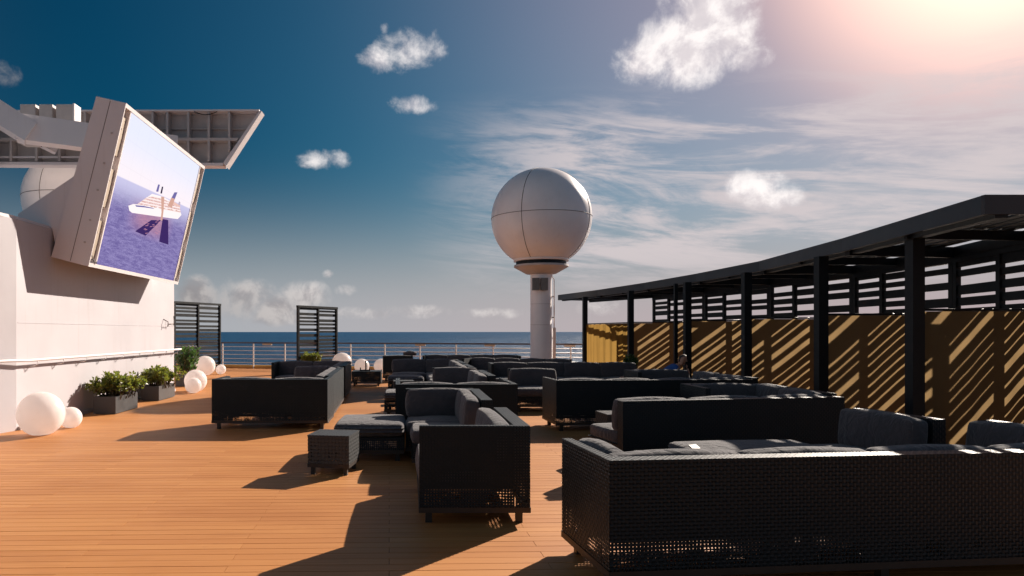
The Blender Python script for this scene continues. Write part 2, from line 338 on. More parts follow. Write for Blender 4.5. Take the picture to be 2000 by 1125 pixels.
class MB:
    def __init__(s): s.v = []; s.f = []; s.uv = []; s.sm = False
    def quad(s, pts, uvs=None):
        i = len(s.v); s.v += [tuple(p) for p in pts]; s.f.append(tuple(range(i, i+len(pts))))
        s.uv += uvs if uvs else [(0, 0)]*len(pts)
    def box(s, x0, x1, y0, y1, z0, z1):
        Q = s.quad
        Q([(x0,y0,z0),(x1,y0,z0),(x1,y0,z1),(x0,y0,z1)], [(x0,z0),(x1,z0),(x1,z1),(x0,z1)])
        Q([(x1,y1,z0),(x0,y1,z0),(x0,y1,z1),(x1,y1,z1)], [(x1,z0),(x0,z0),(x0,z1),(x1,z1)])
        Q([(x0,y1,z0),(x0,y0,z0),(x0,y0,z1),(x0,y1,z1)], [(y1,z0),(y0,z0),(y0,z1),(y1,z1)])
        Q([(x1,y0,z0),(x1,y1,z0),(x1,y1,z1),(x1,y0,z1)], [(y0,z0),(y1,z0),(y1,z1),(y0,z1)])
        Q([(x0,y0,z1),(x1,y0,z1),(x1,y1,z1),(x0,y1,z1)], [(x0,y0),(x1,y0),(x1,y1),(x0,y1)])
        Q([(x0,y1,z0),(x1,y1,z0),(x1,y0,z0),(x0,y0,z0)], [(x0,y1),(x1,y1),(x1,y0),(x0,y0)])
        return s
    def prism(s, poly, vec):
        """polygon extruded by vec"""
        P = [Vector(p) for p in poly]; vec = Vector(vec); Qp = [p+vec for p in P]; n = len(P)
        nrm = Vector((0, 0, 0))
        for i in range(n): nrm += (P[i]-P[0]).cross(P[(i+1) % n]-P[0])
        if nrm.dot(vec) > 0: P = P[::-1]; Qp = Qp[::-1]
        s.quad(P); s.quad(Qp[::-1])
        for i in range(n): s.quad([P[(i+1) % n], P[i], Qp[i], Qp[(i+1) % n]])
        return s
    def bar(s, p0, p1, w, h, up=(0, 0, 1)):
        p0 = Vector(p0); p1 = Vector(p1); dr = (p1-p0).normalized(); up = Vector(up)
        sd = dr.cross(up).normalized(); up2 = sd.cross(dr)
        a = [p0+sd*(sx*w/2)+up2*(sy*h/2) for sx, sy in ((-1,-1),(1,-1),(1,1),(-1,1))]
        return s.prism(a, p1-p0)
    def tube(s, pts, r, n=8, closed=False):
        pts = [Vector(p) for p in pts]; m = len(pts); rings = []
        for i, p in enumerate(pts):
            a = pts[(i-1) % m] if (closed or i > 0) else p
            c = pts[(i+1) % m] if (closed or i < m-1) else p
            dr = (c-a).normalized(); q = Vector((0, 0, 1)) if abs(dr.z) < .9 else Vector((1, 0, 0))
            e1 = dr.cross(q).normalized(); e2 = dr.cross(e1)
            rr = r[i] if isinstance(r, (list, tuple)) else r
            b0 = len(s.v)
            for k in range(n):
                th = 2*math.pi*k/n; s.v.append(tuple(p+e1*math.cos(th)*rr+e2*math.sin(th)*rr))
            rings.append(b0)
        for i in range(m if closed else m-1):
            A = rings[i]; B = rings[(i+1) % m]
            for k in range(n):
                k2 = (k+1) % n; s.f.append((A+k, A+k2, B+k2, B+k)); s.uv += [(0, 0)]*4
        if not closed:
            s.f.append(tuple(rings[0]+k for k in range(n))[::-1]); s.uv += [(0, 0)]*n
            s.f.append(tuple(rings[-1]+k for k in range(n))); s.uv += [(0, 0)]*n
        return s
    def lathe(s, prof, n=32, c=(0, 0)):
        b0 = len(s.v)
        for r, z in prof:
            for k in range(n):
                th = 2*math.pi*k/n; s.v.append((c[0]+r*math.cos(th), c[1]+r*math.sin(th), z))
        for i in range(len(prof)-1):
            for k in range(n):
                k2 = (k+1) % n; a = b0+i*n
                s.f.append((a+k, a+k2, a+n+k2, a+n+k)); s.uv += [(0, 0)]*4
        return s
    def mesh(s, name, mat, smooth=False, off=None):
        me = bpy.data.meshes.new(name)
        vs = s.v if off is None else [(x-off[0], y-off[1], z-off[2]) for x, y, z in s.v]
        me.from_pydata(vs, [], s.f); ul = me.uv_layers.new(name='UVMap')
        ul.data.foreach_set('uv', [c for q in s.uv for c in q])
        if smooth: me.polygons.foreach_set('use_smooth', [True]*len(me.polygons))
        if mat: me.materials.append(MATS[mat])
        me.update(); return me
    def build(s, name, mat, parent=None, smooth=False, world=False):
        off = tuple(parent.location) if (world and parent) else None
        return link(name, s.mesh(name, mat, smooth, off), None, parent)

UNIT = {}
def ub(name, mat, parent, x0, x1, y0, y1, z0, z1):
    """box that shares one unit mesh per material"""
    if mat not in UNIT: UNIT[mat] = MB().box(-.5, .5, -.5, .5, -.5, .5).mesh('unit_'+mat, mat)
    o = link(name, UNIT[mat], None, parent)
    o.location = ((x0+x1)/2, (y0+y1)/2, (z0+z1)/2); o.scale = (x1-x0, y1-y0, z1-z0)
    return o

CUSH = {}
def cushion_mesh(sx, sy, sz, r=0.045, puff=0.028, mat='cushion'):
    key = (round(sx, 2), round(sy, 2), round(sz, 2), r, puff, mat)
    if key in CUSH: return CUSH[key]
    H = Vector((sx/2, sy/2, sz/2)); mb = MB()
    def lst(h): return [-h, -h+.3*r, -h+r, -h*.35, 0.0, h*.35, h-r, h-.3*r, h]
    L = [lst(h) for h in H]
    def mp(p):
        q = Vector(p); inn = Vector([max(-(H[i]-r), min(H[i]-r, q[i])) for i in range(3)]); dd = q-inn
        if dd.length > 1e-9: q = inn + dd.normalized()*r
        k = [1-(q[i]/H[i])**2 for i in range(3)]
        for i in range(3):
            j, l = (i+1) % 3, (i+2) % 3
            q[i] += math.copysign(1, q[i])*puff*max(0, k[j])*max(0, k[l])*(abs(q[i])/H[i])
        return q
    for ax in range(3):
        a1, a2 = (ax+1) % 3, (ax+2) % 3
        for sg in (-1, 1):
            for i in range(8):
                for j in range(8):
                    qd = []
                    for di, dj in ((0,0),(1,0),(1,1),(0,1)):
                        p = [0, 0, 0]; p[ax] = sg*H[ax]; p[a1] = L[a1][i+di]; p[a2] = L[a2][j+dj]; qd.append(mp(p))
                    if sg < 0: qd = qd[::-1]
                    mb.quad(qd)
    me = mb.mesh('cushion', mat, True)
    bm = bmesh.new(); bm.from_mesh(me); bmesh.ops.remove_doubles(bm, verts=bm.verts, dist=1e-4); bm.to_mesh(me); bm.free()
    CUSH[key] = me; return me
def cushion(name, parent, c, size, rot=(0, 0, 0), lit_rim=None):
    o = link(name, cushion_mesh(*size), None, parent); o.location = c
    o.rotation_euler = (rot[0]+random.uniform(-.012, .012), rot[1]+random.uniform(-.012, .012), rot[2]+random.uniform(-.02, .02))
    if lit_rim:                                             # added pale welt, standing in for the sunlit edge of the cushion
        hx, hz, y = size[0]/2-.016, size[2]/2-.016, size[1]/2-.014
        key = ('lit_rim', round(hx, 3), round(hz, 3), round(y, 3))
        if key not in CUSH:
            pts = []
            for cx, cz, a0 in ((hx, hz, 0), (-hx, hz, 90), (-hx, -hz, 180), (hx, -hz, 270)):
                for k in range(4):
                    a = R(a0+30*k); rr = .04
                    pts.append((cx-math.copysign(rr, cx)+rr*math.cos(a), y, cz-math.copysign(rr, cz)+rr*math.sin(a)))
            CUSH[key] = MB().tube(pts, .007, 5, True).mesh('lit_rim_piping', 'lit_rim_piping', True)
        link('lit_rim_piping', CUSH[key], None, o)
    return o

# ------------------------------------------------------------------ sea and deck
mb = MB(); S = 150000
mb.quad([(-S, -S, -30), (S, -S, -30), (S, S, -30), (-S, S, -30)])
tag(mb.build('sea', 'sea_water'), kind='structure')

def rail_y(x): return 30.6 - 0.273*(x+6.81)
deck = bpy.data.objects.new('deck', None)
sub = MB()
sub.prism([(-18, -4, -0.5), (13, -4, -0.5), (13, 24.9, -.5), (6.6, 27.2, -.5), (-18, 33.9, -.5)], (0, 0, .48))
deck = sub.build('deck', 'caulk'); tag(deck, kind='structure')
ca, sn_ = math.cos(DECK_ROT), math.sin(DECK_ROT)
def dk(u, v): return (u*ca - v*sn_, u*sn_ + v*ca)
G = 0.0034
planks = []
for r_ in range(int(-4/PW), int(34.5/PW)):
    offs = (r_ % 2)*PL/2
    for k in range(-8, 7):
        u0 = k*PL - offs; u1 = u0+PL; v0 = r_*PW; v1 = v0+PW
        X, Y = dk((u0+u1)/2, (v0+v1)/2)
        ul = u1
        def inside(u):
            a, b_ = dk(u, v1); return b_ < rail_y(a)-0.12 and a < 12.9 and b_ > -3.9 and a > -17.9
        if not inside(u0): continue
        while not inside(ul) and ul > u0+.1: ul -= .1
        vis = 0
        if Y > 3.5:
            px = 800+1370*X/Y; py = 648+1370*1.6/Y
            if -450 < px < 2000 and py < 1180 and abs(ul-u1) < 1e-6: vis = 1/Y
        planks.append((vis, u0, ul, v0, v1, X, Y))
planks.sort(key=lambda q: -q[0])
pme = MB().box(-PL/2+G/2, PL/2-G/2, -PW/2+G, PW/2-G, -0.02, 0).mesh('plank', 'deck_plank')
far = MB()
for i, (vis, u0, u1, v0, v1, X, Y) in enumerate(planks):
    if i < 290 and vis > 0:
        o = link('plank', pme, None, deck); o.location = (X, Y, random.uniform(-.0006, .0006)); o.rotation_euler = (0, 0, DECK_ROT)
    else:
        a, b_, c_, e_ = dk(u0+G/2, v0+G), dk(u1-G/2, v0+G), dk(u1-G/2, v1-G), dk(u0+G/2, v1-G)
        far.prism([(*q, -0.02) for q in (a, b_, c_, e_)], (0, 0, 0.02))
fo = far.build('planking', 'deck_plank', deck); fo['kind'] = 'stuff'

# kerb and guard rail along the stern edge
kb = thing('deck_kerb', 'low ochre coaming under the white guard rail at the deck edge', 'kerb', (0, rail_y(0)+.12, 0), math.atan(-0.273))
MB().box(-12.2, 7.0, 0, .22, -.02, .14).build('kerb_body', 'kerb_ochre', kb)
MB().box(-12.2, 7.0, -.06, 0, -.02, .05).build('kerb_step', 'deck_plank', kb)
rl = thing('guard_rail', 'long white deck guard rail with dark wooden top rail before the sea', 'railing', (0, rail_y(0), 0), math.atan(-0.273))
x0, x1 = -12.2, 7.0
RH = 1.12
MB().bar((x0, 0, RH), (x1, 0, RH), .10, .055).build('top_rail', 'rail_wood', rl)
for hz_ in (.26, .43, .61, .78, .95):
    MB().tube([(x0, 0, hz_), (x1, 0, hz_)], .016, 8).build('rail_bar', 'rail_white', rl, True)
pm = MB().box(-.022, .022, -.022, .022, 0, RH-.03).mesh('post', 'rail_white')
k = -7.06-1.5*3
while k < x1:
    o = link('post', pm, None, rl); o.location = (k, 0, 0); k += 1.5
for lx in (-6.6, .25, 3.1, 6.2):
    MB().box(lx, lx+.42, -.07, .03, RH-.10, RH-.03).build('lamp_box', 'speaker_beige', rl)

# ------------------------------------------------------------------ white deckhouse on the left
dh = thing('deckhouse', 'white painted steel deckhouse wall beside the planters', 'building', (-9.0, 14.0, 0))
mb = MB()
ZT = 3.43
mb.prism([(-6.37, 11.36, 0), (-6.37, 18.97, 0), (-9.3, 18.97, 0), (-9.3, 26.6, 0), (-16, 26.6, 0), (-16, 6, 0), (-7.2, 6, 0), (-6.46, 11.0, 0)], (0, 0, ZT))
mb.build('wall', 'white_wall', dh, world=True)
mb = MB().prism([(-6.40, 11.3, ZT), (-6.40, 18.94, ZT), (-9.4, 18.94, ZT), (-9.4, 6.3, ZT), (-7.2, 6.3, ZT)], (0, 0, .05))
mb.build('roof_edge', 'white_steel', dh, world=True)
mb = MB()
for z_ in (1.75,): mb.bar((-6.367, 11.4, z_), (-6.367, 18.95, z_), .004, .012)
mb.build('weld_seam', 'white_wall', dh, world=True)
mb = MB().bar((-6.345, 11.4, .03), (-6.345, 18.95, .03), .05, .06); mb.build('skirting', 'white_wall', dh, world=True)
# handrail
hr = thing('wall_handrail', 'white tubular handrail bracketed along the white deckhouse wall', 'handrail', (-6.37, 11.0, 0))
MB().tube([(-6.75, 8.5, 1.14), (-6.34, 11.15, 1.14), (-6.23, 11.5, 1.13), (-6.22, 19.08, 1.13), (-6.30, 19.12, 1.13)], .024, 10).build('rail', 'white_steel', hr, True, True)
for i in range(9):
    y_ = 11.75+i*.89
    MB().tube([(-6.372, y_, 1.02), (-6.25, y_, 1.03), (-6.225, y_, 1.11)], .011, 6).build('bracket', 'white_steel', hr, True, True)
# wall hook
hk = thing('wall_bracket', 'small thin wire bracket fixed high on the white deckhouse wall', 'bracket', (-6.37, 18.3, 1.7))
MB().tube([(-6.38, 18.15, 1.93), (-6.25, 18.15, 1.86), (-6.25, 18.15, 1.74)], .012, 6).build('arm', 'seam_dark', hk, True, True)
MB().tube([(-6.38, 18.5, 1.80), (-6.22, 18.5, 1.78), (-6.22, 18.5, 2.02)], .012, 6).build('arm', 'seam_dark', hk, True, True)
MB().tube([(-6.24, 18.15, 1.80), (-6.22, 18.5, 1.82)], .008, 6).build('crossbar', 'seam_dark', hk, True, True)

# ------------------------------------------------------------------ video screen
vs = thing('video_screen', 'large tilted outdoor video screen showing a cruise ship at sea', 'screen', (-6.37, 12.45, 3.43))
Y0, Y1 = 12.45, 17.25                                     # near and far faces of the housing
prof = [(-5.03, 5.66), (-5.70, 2.76), (-6.36, 2.93), (-5.56, 5.78)]
fv = Vector((prof[0][0]-prof[1][0], 0, prof[0][1]-prof[1][1])).normalized()   # up the face
fn = Vector((fv.z, 0, -fv.x))                                                 # out of the face
FL = (Vector((prof[0][0], 0, prof[0][1]))-Vector((prof[1][0], 0, prof[1][1]))).length
O = Vector((prof[1][0], Y0, prof[1][1]))
def fp(u, v, n=0.0): return O + Vector((0, u, 0)) + fv*v + fn*n
WU = Y1-Y0
# housing recessed 14 cm behind the face, lips around it
back = [(p_[0]-fn.x*.14, p_[1]-fn.z*.14) if i < 2 else p_ for i, p_ in enumerate(prof)]
MB().prism([(a, Y0+.02, b_) for a, b_ in back], (0, WU-.04, 0)).build('housing', 'grey_steel', vs, world=True)
side = MB(); side.prism([(a, Y0-.004, b_) for a, b_ in prof], (0, .024, 0)); side.build('side_panel', 'white_steel', vs, world=True)
side = MB(); side.prism([(a, Y1-.02, b_) for a, b_ in prof], (0, .024, 0)); side.build('side_panel', 'white_steel', vs, world=True)
for v0, v1 in ((0, .07), (FL-.07, FL)):
    mb = MB(); mb.prism([fp(.02, v0, -.14), fp(.02, v1, -.14), fp(.02, v1, .0), fp(.02, v0, .0)], (0, WU-.04, 0)); mb.build('frame_bar', 'white_steel', vs, world=True)
for u0 in (.27, WU-.31):
    mb = MB(); mb.prism([fp(u0, .07, -.14), fp(u0, FL-.07, -.14), fp(u0, FL-.07, -.01), fp(u0, .07, -.01)], (0, .04, 0)); mb.build('frame_bar', 'white_steel', vs, world=True)
# loudspeaker panels in the side recesses
for u0 in (.06, WU-.24):
    for i in range(3):
        va = .13+i*.95; vb = va+.74
        mb = MB(); a = [fp(u0, va, -.138), fp(u0, va+.02, -.05), fp(u0, (va+vb)/2, -.045), fp(u0, vb-.02, -.05), fp(u0, vb, -.138)]
        mb.prism(a, (0, .18, 0)); sp = mb.build('speaker_panel', 'speaker_beige', vs, world=True)
        mb = MB(); mb.prism([fp(u0+.08, vb-.24, -.05), fp(u0+.10, vb-.24, -.05), fp(u0+.10, vb-.22, -.05), fp(u0+.08, vb-.22, -.05)], fn*.012)
        o = mb.build('bolt', 'rail_white', sp); o.data.transform(Matrix.Translation(-Vector(vs.location)))
# display
D0, D1, V0, V1 = .31, WU-.31, .07, FL-.07
mb = MB(); mb.quad([fp(D0, V0, -.03), fp(D1, V0, -.03), fp(D1, V1, -.03), fp(D0, V1, -.03)], [(0, 0), (1, 0), (1, 1), (0, 1)])
q = mb.v[:]; mb.prism([fp(D0, V0, -.10), fp(D1, V0, -.10), fp(D1, V1, -.10), fp(D0, V1, -.10)], fn*.066)
disp = mb.build('display', 'led_picture', vs, world=True)
def pic(name, mat, pts, lay):
    mb = MB(); P = [fp(D0+u*(D1-D0), V0+v*(V1-V0), -.03+.002*lay) for u, v in pts]
    mb.prism(P, fn*.0018); o = mb.build(name, mat, disp); o.data.transform(Matrix.Translation(-Vector(vs.location)))
def sh(u, v):                                            # ship space: tilted with the aerial view
    return (.19+u*.70, .385+u*.135+v)
pic('ship_hull', 'led_white', [sh(0, .050), sh(.03, .018), sh(.08, .004), sh(.5, -.004), sh(.94, -.010), sh(1, .028), sh(.97, .046), sh(.3, .070), sh(.07, .066)], 1)
pic('ship_hull_shade', 'led_blue', [sh(.10, .060), sh(.24, .062), sh(.40, .056), sh(.44, .050), sh(.26, .052), sh(.12, .050)], 2)
pic('ship_decks', 'led_decks', [sh(.12, .064), sh(.20, .100), sh(.26, .128), sh(.34, .152), sh(.52, .146), sh(.70, .122), sh(.93, .086), sh(.97, .046), sh(.3, .066)], 1.5)
pic('ship_top_deck', 'led_white', [sh(.26, .128), sh(.33, .158), sh(.54, .150), sh(.72, .124), sh(.70, .117), sh(.50, .139), sh(.36, .141)], 4)
pic('ship_stern_block', 'led_pink', [sh(.74, .110), sh(.76, .128), sh(.92, .104), sh(.93, .086)], 3)
for i in range(11):
    uu = .30+i*.055
    pic('lifeboat', 'led_orange' if i % 3 else 'led_white', [sh(uu, .066-.012*uu), sh(uu+.035, .065-.012*uu), sh(uu+.032, .072-.012*uu), sh(uu+.004, .073-.012*uu)], 5)
pic('ship_mast', 'led_blue', [sh(.39, .18), sh(.40, .235), sh(.43, .235), sh(.43, .18)], 3)
pic('ship_mast', 'led_dark', [sh(.475, .172), sh(.475, .225), sh(.50, .225), sh(.505, .172)], 3)
pic('ship_funnel', 'led_blue', [sh(.70, .145), sh(.74, .20), sh(.80, .205), sh(.775, .14)], 3)
pic('ship_stern_mast', 'led_grey', [sh(.87, .10), sh(.88, .135), sh(.91, .13), sh(.92, .10)], 3)
pic('emblem_arm', 'led_orange', [sh(.50, .150), sh(.56, .150), sh(.605, .045), sh(.575, .03)], 5)
pic('emblem_arm', 'led_orange', [sh(.665, .085), sh(.70, .155), sh(.775, .15), sh(.755, .075)], 5)
pic('emblem_arm', 'led_orange', [sh(.575, .03), sh(.605, .045), sh(.625, -.03), sh(.59, -.035)], 5)
pic('emblem_leg', 'led_violet', [sh(.42, -.035), sh(.60, -.03), sh(.38, -.155), sh(.19, -.125)], 5)
pic('emblem_leg', 'led_violet', [sh(.625, -.02), sh(.74, -.025), sh(.86, -.225), sh(.66, -.20)], 5)
for i in range(16):
    uu = random.uniform(.30, .60); vv = -.035-.11*random.random(); 
    pic('reflection_glint', 'led_rose', [sh(uu, vv), sh(uu+.035, vv+.003), sh(uu+.04, vv+.008), sh(uu+.004, vv+.005)], 6)
# gusset that carries the housing on the deckhouse roof
for yy in (Y0+.05, Y1-.35):
    MB().prism([(-5.87, yy, 4.45), (-6.98, yy, 3.70), (-6.98, yy, 3.44), (-6.37, yy, 3.44), (-6.30, yy, 3.1)], (0, .30, 0)).build('gusset', 'white_steel', vs, world=True)
MB().prism([(-5.87, Y0+.07, 4.44), (-6.96, Y0+.07, 3.69), (-6.96, Y0+.07, 3.66), (-5.87, Y0+.07, 4.41)], (0, WU-.14, 0)).build('gusset_top', 'white_steel', vs, world=True)
mb = MB(); a0 = Vector((-5.31, Y0-.004, 5.70)); a1 = Vector((-6.02, Y0-.004, 2.86)); mb.bar(a0, a1, .010, .006, (0, 1, 0)); mb.build('panel_joint', 'seam_dark', vs, world=True)
for f0 in (.17, .36, .53, .72, .86):
    pz = Vector((-5.17, Y0-.006, 5.6)).lerp(Vector((-5.86, Y0-.006, 2.8)), f0)
    MB().tube([pz, pz+Vector((0, -.012, 0))], .018, 8).build('bolt', 'grey_steel', vs, world=True)
MB().tube([fp(.12, .22, -.05), fp(.16, .10, -.0), fp(.24, .08, .02), fp(.29, .12, -.02)], .008, 5).build('cable', 'black_plastic', vs, True, True)

# ------------------------------------------------------------------ radomes
def radome(name, label, cx, cy, cz, r, rot, foot):
    t_ = thing(name, label, 'radome', (cx, cy, foot), 0, 'white radar domes on pillars')
    zc = cz-foot
    prof_ = [(r*math.sin(R(a)), zc-r*math.cos(R(a))) for a in range(32, 181, 4)]
    s_ = MB().lathe(prof_, 72).build('dome', 'radome_white', t_, True)
    rr = r*1.0015
    MB().tube([(rr*math.cos(R(a)), rr*math.sin(R(a)), zc) for a in range(0, 360, 5)], .010, 5, True).build('seam', 'seam_dark', s_, True)
    for k_ in range(4):
        th = rot+k_*math.pi/2
        MB().tube([(rr*math.sin(R(a))*math.sin(th), -rr*math.sin(R(a))*math.cos(th), zc-rr*math.cos(R(a))) for a in range(34, 180, 4)], .010, 5).build('seam', 'seam_dark', s_, True)
    zb = zc-r*math.cos(R(32))
    MB().lathe([(.2, zb+.05), (r*.55, zb+.05), (r*.55, zb-.05), (r*.50, zb-.05)], 48).build('flange', 'radome_white', t_, True)
    MB().lathe([(r*.50, zb-.04), (r*.50, zb-.22), (.3, zb-.22)], 48).build('bearing_ring', 'dark_frame', t_)
    MB().lathe([(.2, zb-.18), (r*.54, zb-.18), (r*.545, zb-.25), (r*.30, zb-.50), (.2, zb-.55)], 48).build('bowl', 'grey_steel', t_)
    rc = .385*r/1.8
    MB().lathe([(rc, zb-.4), (rc, 0), (rc*1.25, 0), (rc*1.25, .06)][::-1], 40).build('pillar', 'radome_white', t_, True)
    return t_, zb, rc
ra, zb, rc = radome('radome', 'white radar dome on a pillar standing on the deck before the sea', 4.78, 25.5, 5.73, 1.8, R(-32), 0)
for lx in (-.40, -.10):
    MB().box(lx, lx+.25, -rc-.14, -rc-.02, zb-1.12, zb-.68).build('floodlight', 'floodlight_grey', ra)
MB().box(-.13, -.06, -rc-.05, -rc+.2, zb-.95, zb-.85).build('floodlight_bracket', 'grey_steel', ra)
MB().tube([(.30, -.12, zb-.45), (rc+.06, -.14, zb-.72), (rc+.06, -.14, .0)], .022, 8).build('cable_pipe', 'radome_white', ra, True)
for i in range(4):
    MB().box(rc-.02, rc+.05, -.17, -.11, .6+i*.75, .64+i*.75).build('pipe_clip', 'grey_steel', ra)
MB().box(rc+.005, rc+.11, -.20, -.08, .02, 1.75).build('cable_trunk', 'radome_white', ra)
for z_ in (1.85, 2.6):
    MB().lathe([(rc+.003, z_), (rc+.003, z_+.012)], 40).build('weld_ring', 'grey_steel', ra)
rb, _, _ = radome('radome', 'white radar dome above the deckhouse behind the video screen', -12.1, 25.5, 6.40, 1.8, R(-14), ZT)

# ------------------------------------------------------------------ overhead steel wing and beams behind the screen
wg = thing('steel_wing', 'ribbed grey steel wing with box beams above the deckhouse', 'steel structure', (-9.6, 22, ZT))
def sp_(px, py, D): return Vector(((px-800)*D/1370.0, D, 1.6+(648-py)*D/1370.0))
D_ = 22.0
tl, tr, br, bl = Vector((-14.5, D_, 8.50)), Vector((-4.72, D_, 8.53)), Vector((-5.85, D_, 6.90)), Vector((-14.5, D_, 6.94))
MB().prism([tl+Vector((0, .35, 0)), tr+Vector((0, .35, 0)), br+Vector((0, .35, 0)), bl+Vector((0, .35, 0))], (0, .05, 0)).build('plate', 'grey_steel', wg, world=True)
MB().prism([bl, br, br+Vector((0, .42, 0)), bl+Vector((0, .42, 0))], (0, 0, -.09)).build('bottom_flange', 'white_steel', wg, world=True)
MB().prism([tl, tr, tr+Vector((0, .42, 0)), tl+Vector((0, .42, 0))], (0, 0, .05)).build('top_flange', 'white_steel', wg, world=True)
mb = MB(); nv = Vector((tr.z-br.z, 0, -(tr.x-br.x))).normalized()*.10
mb.prism([tr, br, br+nv+Vector((0, 0, -.06)), tr+nv+Vector((0, 0, .05))], (0, .42, 0)); mb.build('edge_flange', 'white_steel', wg, world=True)
for px in (20, 70, 115, 165, 212, 255, 297, 326, 367, 407, 447):
    xx = (px-800)*D_/1370
    if px < 430: MB().box(xx-.035, xx+.035, D_+.02, D_+.35, 6.95, 8.50).build('rib', 'grey_steel', wg, world=True)
    else: MB().box(xx-.035, xx+.035, D_+.02, D_+.35, 7.30, 8.50).build('rib', 'grey_steel', wg, world=True)
MB().prism([(-14.5, D_+.01, 7.60), (-5.42, D_+.01, 7.60), (-5.36, D_+.01, 7.69), (-14.5, D_+.01, 7.69)], (0, .34, 0)).build('stringer', 'grey_steel', wg, world=True)
MB().box(-14.5, -5.0, D_+.24, D_+.35, 8.02, 8.05).build('stringer', 'grey_steel', wg, world=True)
MB().bar((-14.5, D_+.1, 7.10), (-9.4, D_+.1, 7.10), .08, .05).build('stringer', 'white_steel', wg, world=True)
for a, b_, ww, hh in ((sp_(-120, 150, 18.5), sp_(60, 262, 19.5), .6, .60), (sp_(34, 250, 19.5), sp_(345, 292, 21.2), .5, .72), (sp_(-60, 205, 20.3), sp_(112, 292, 21.6), .3, .30)):
    MB().bar(a, b_, ww, hh).build('beam', 'white_steel', wg, world=True)
MB().bar((-10.0, 22.3, ZT), (-10.0, 22.3, 7.0), .7, .6, (0, 1, 0)).build('column', 'white_steel', wg, world=True)
MB().bar((-13.2, 21.5, ZT), (-13.2, 21.5, 8.3), .7, .6, (0, 1, 0)).build('column', 'white_steel', wg, world=True)
cb = [Vector((-6.75+.45*k_/6*1.6, 21.98, 8.50-.10*math.sin(math.pi*k_/6))) for k_ in range(7)]
MB().tube(cb, .015, 5).build('cable', 'black_plastic', wg, True, True)
for i, (xa, xb) in enumerate(((40, 70), (77, 103), (110, 144))):
    a = sp_(xa, 240, 20.6); b_ = sp_(xb, 204, 20.6)
    eb = thing('equipment_box', ('left-hand grey steel equipment box standing on the box beam', 'middle grey steel equipment box standing on the box beam', 'grey steel equipment box with open white lid on the box beam')[i], 'equipment box', ((a.x+b_.x)/2, 20.6, a.z), 0, 'equipment boxes on the beam')
    wd = (b_.x-a.x)/2; hg = b_.z-a.z
    MB().box(-wd, wd, -.02, .35, -.62, hg).build('body', 'grey_steel', eb)
    MB().box(-wd+.01, wd-.01, -.03, -.021, .08, hg-.05).build('door', 'grey_steel', eb)
    if i == 2: MB().box(wd+.02, wd+.07, -.1, .30, 0, hg).build('lid', 'white_steel', eb)

# ------------------------------------------------------------------ free-standing louvre screens
def slat_pattern(z0, z1, rnd, smin=.075, smax=.12, gmin=.035, gmax=.055, big=.22, gbig=.11):
    z_ = z0; res = []
    while z_ < z1-.03:
        h_ = rnd.uniform(smin, smax); res.append((z_, min(z_+h_, z1)))
        z_ += h_ + (gbig if rnd.random() < big else rnd.uniform(gmin, gmax))
    return res
def louver(name, label, p0, p1, z1, bays, seed, group, cat='louvre screen', z0=.10, pw=.07, dp=.06, **kw):
    L = math.hypot(p1[0]-p0[0], p1[1]-p0[1])
    t_ = thing(name, label, cat, (p0[0], p0[1], 0), math.atan2(p1[1]-p0[1], p1[0]-p0[0]), group)
    rnd = random.Random(seed); bw = L/bays
    for i in range(bays+1):
        c = min(max(i*bw, pw/2), L-pw/2)
        ub('frame_post', 'dark_frame', t_, c-pw/2, c+pw/2, -dp/2, dp/2, 0, z1)
    ub('top_rail', 'dark_frame', t_, -.01, L+.01, -dp/2-.005, dp/2+.005, z1, z1+.08)
    for i in range(bays):
        for a, b_ in slat_pattern(z0, z1, rnd, **kw):
            ub('slat', 'dark_frame', t_, i*bw+pw/2, (i+1)*bw-pw/2, -.012, .012, a, b_)
    return t_
louver('louvre_screen', 'dark slatted privacy screen standing against the end of the white deckhouse', (-9.05, 26.9), (-7.97, 29.5), 2.70, 2, 3, 'free standing slatted screens', dp=.10)
louver('louvre_screen', 'dark slatted privacy screen standing alone by the guard rail behind the sofas', (-4.22, 26.4), (-2.96, 28.5), 2.52, 2, 5, 'free standing slatted screens', dp=.10)

# ------------------------------------------------------------------ pergola on the right
POST = [(6.00, 24.0), (6.46, 20.5), (6.73, 17.0), (6.82, 14.2), (6.57, 11.2), (6.41, 8.9)]
FAS = [(5.67, 26.6), (6.30, 23.4), (6.72, 20.0), (6.92, 16.9), (6.95, 13.9), (6.50, 10.5), (5.90, 7.18)]
BAK = [(7.00, 27.2), (8.20, 23.6), (8.55, 20.3), (8.75, 17.0), (8.75, 13.8), (8.40, 10.8), (7.45, 7.18)]
pg = thing('pergola', 'long dark curved pergola with slatted roof and cabana posts', 'pergola', (6.8, 16, 0))
pg_l = Vector(pg.location)
for x, y in POST:
    MB().box(x-.075, x+.075, y-.075, y+.075, 0, 2.80).build('post', 'dark_frame', pg, world=True)
for x, y in ((6.62, 17.0+.45), ):
    MB().box(x-.04, x+.04, y-.04, y+.04, 0, 2.80).build('post', 'dark_frame', pg, world=True)
ZR = 2.80
for i in range(6):
    a, b_ = FAS[i], FAS[i+1]
    MB().bar((a[0], a[1], ZR+.10), (b_[0], b_[1], ZR+.10), .05, .20).build('fascia', 'fascia_slate', pg, world=True)
    MB().bar((a[0]+.16, a[1], ZR+.03), (b_[0]+.16, b_[1], ZR+.03), .12, .13).build('edge_beam', 'dark_frame', pg, world=True)
    a, b_ = BAK[i], BAK[i+1]
    MB().bar((a[0], a[1], ZR+.02), (b_[0], b_[1], ZR+.02), .10, .16).build('back_beam', 'dark_frame', pg, world=True)
MB().bar((FAS[-1][0]-.03, FAS[-1][1], ZR+.10), (BAK[-1][0], BAK[-1][1], ZR+.10), .05, .20).build('fascia', 'fascia_slate', pg, world=True)
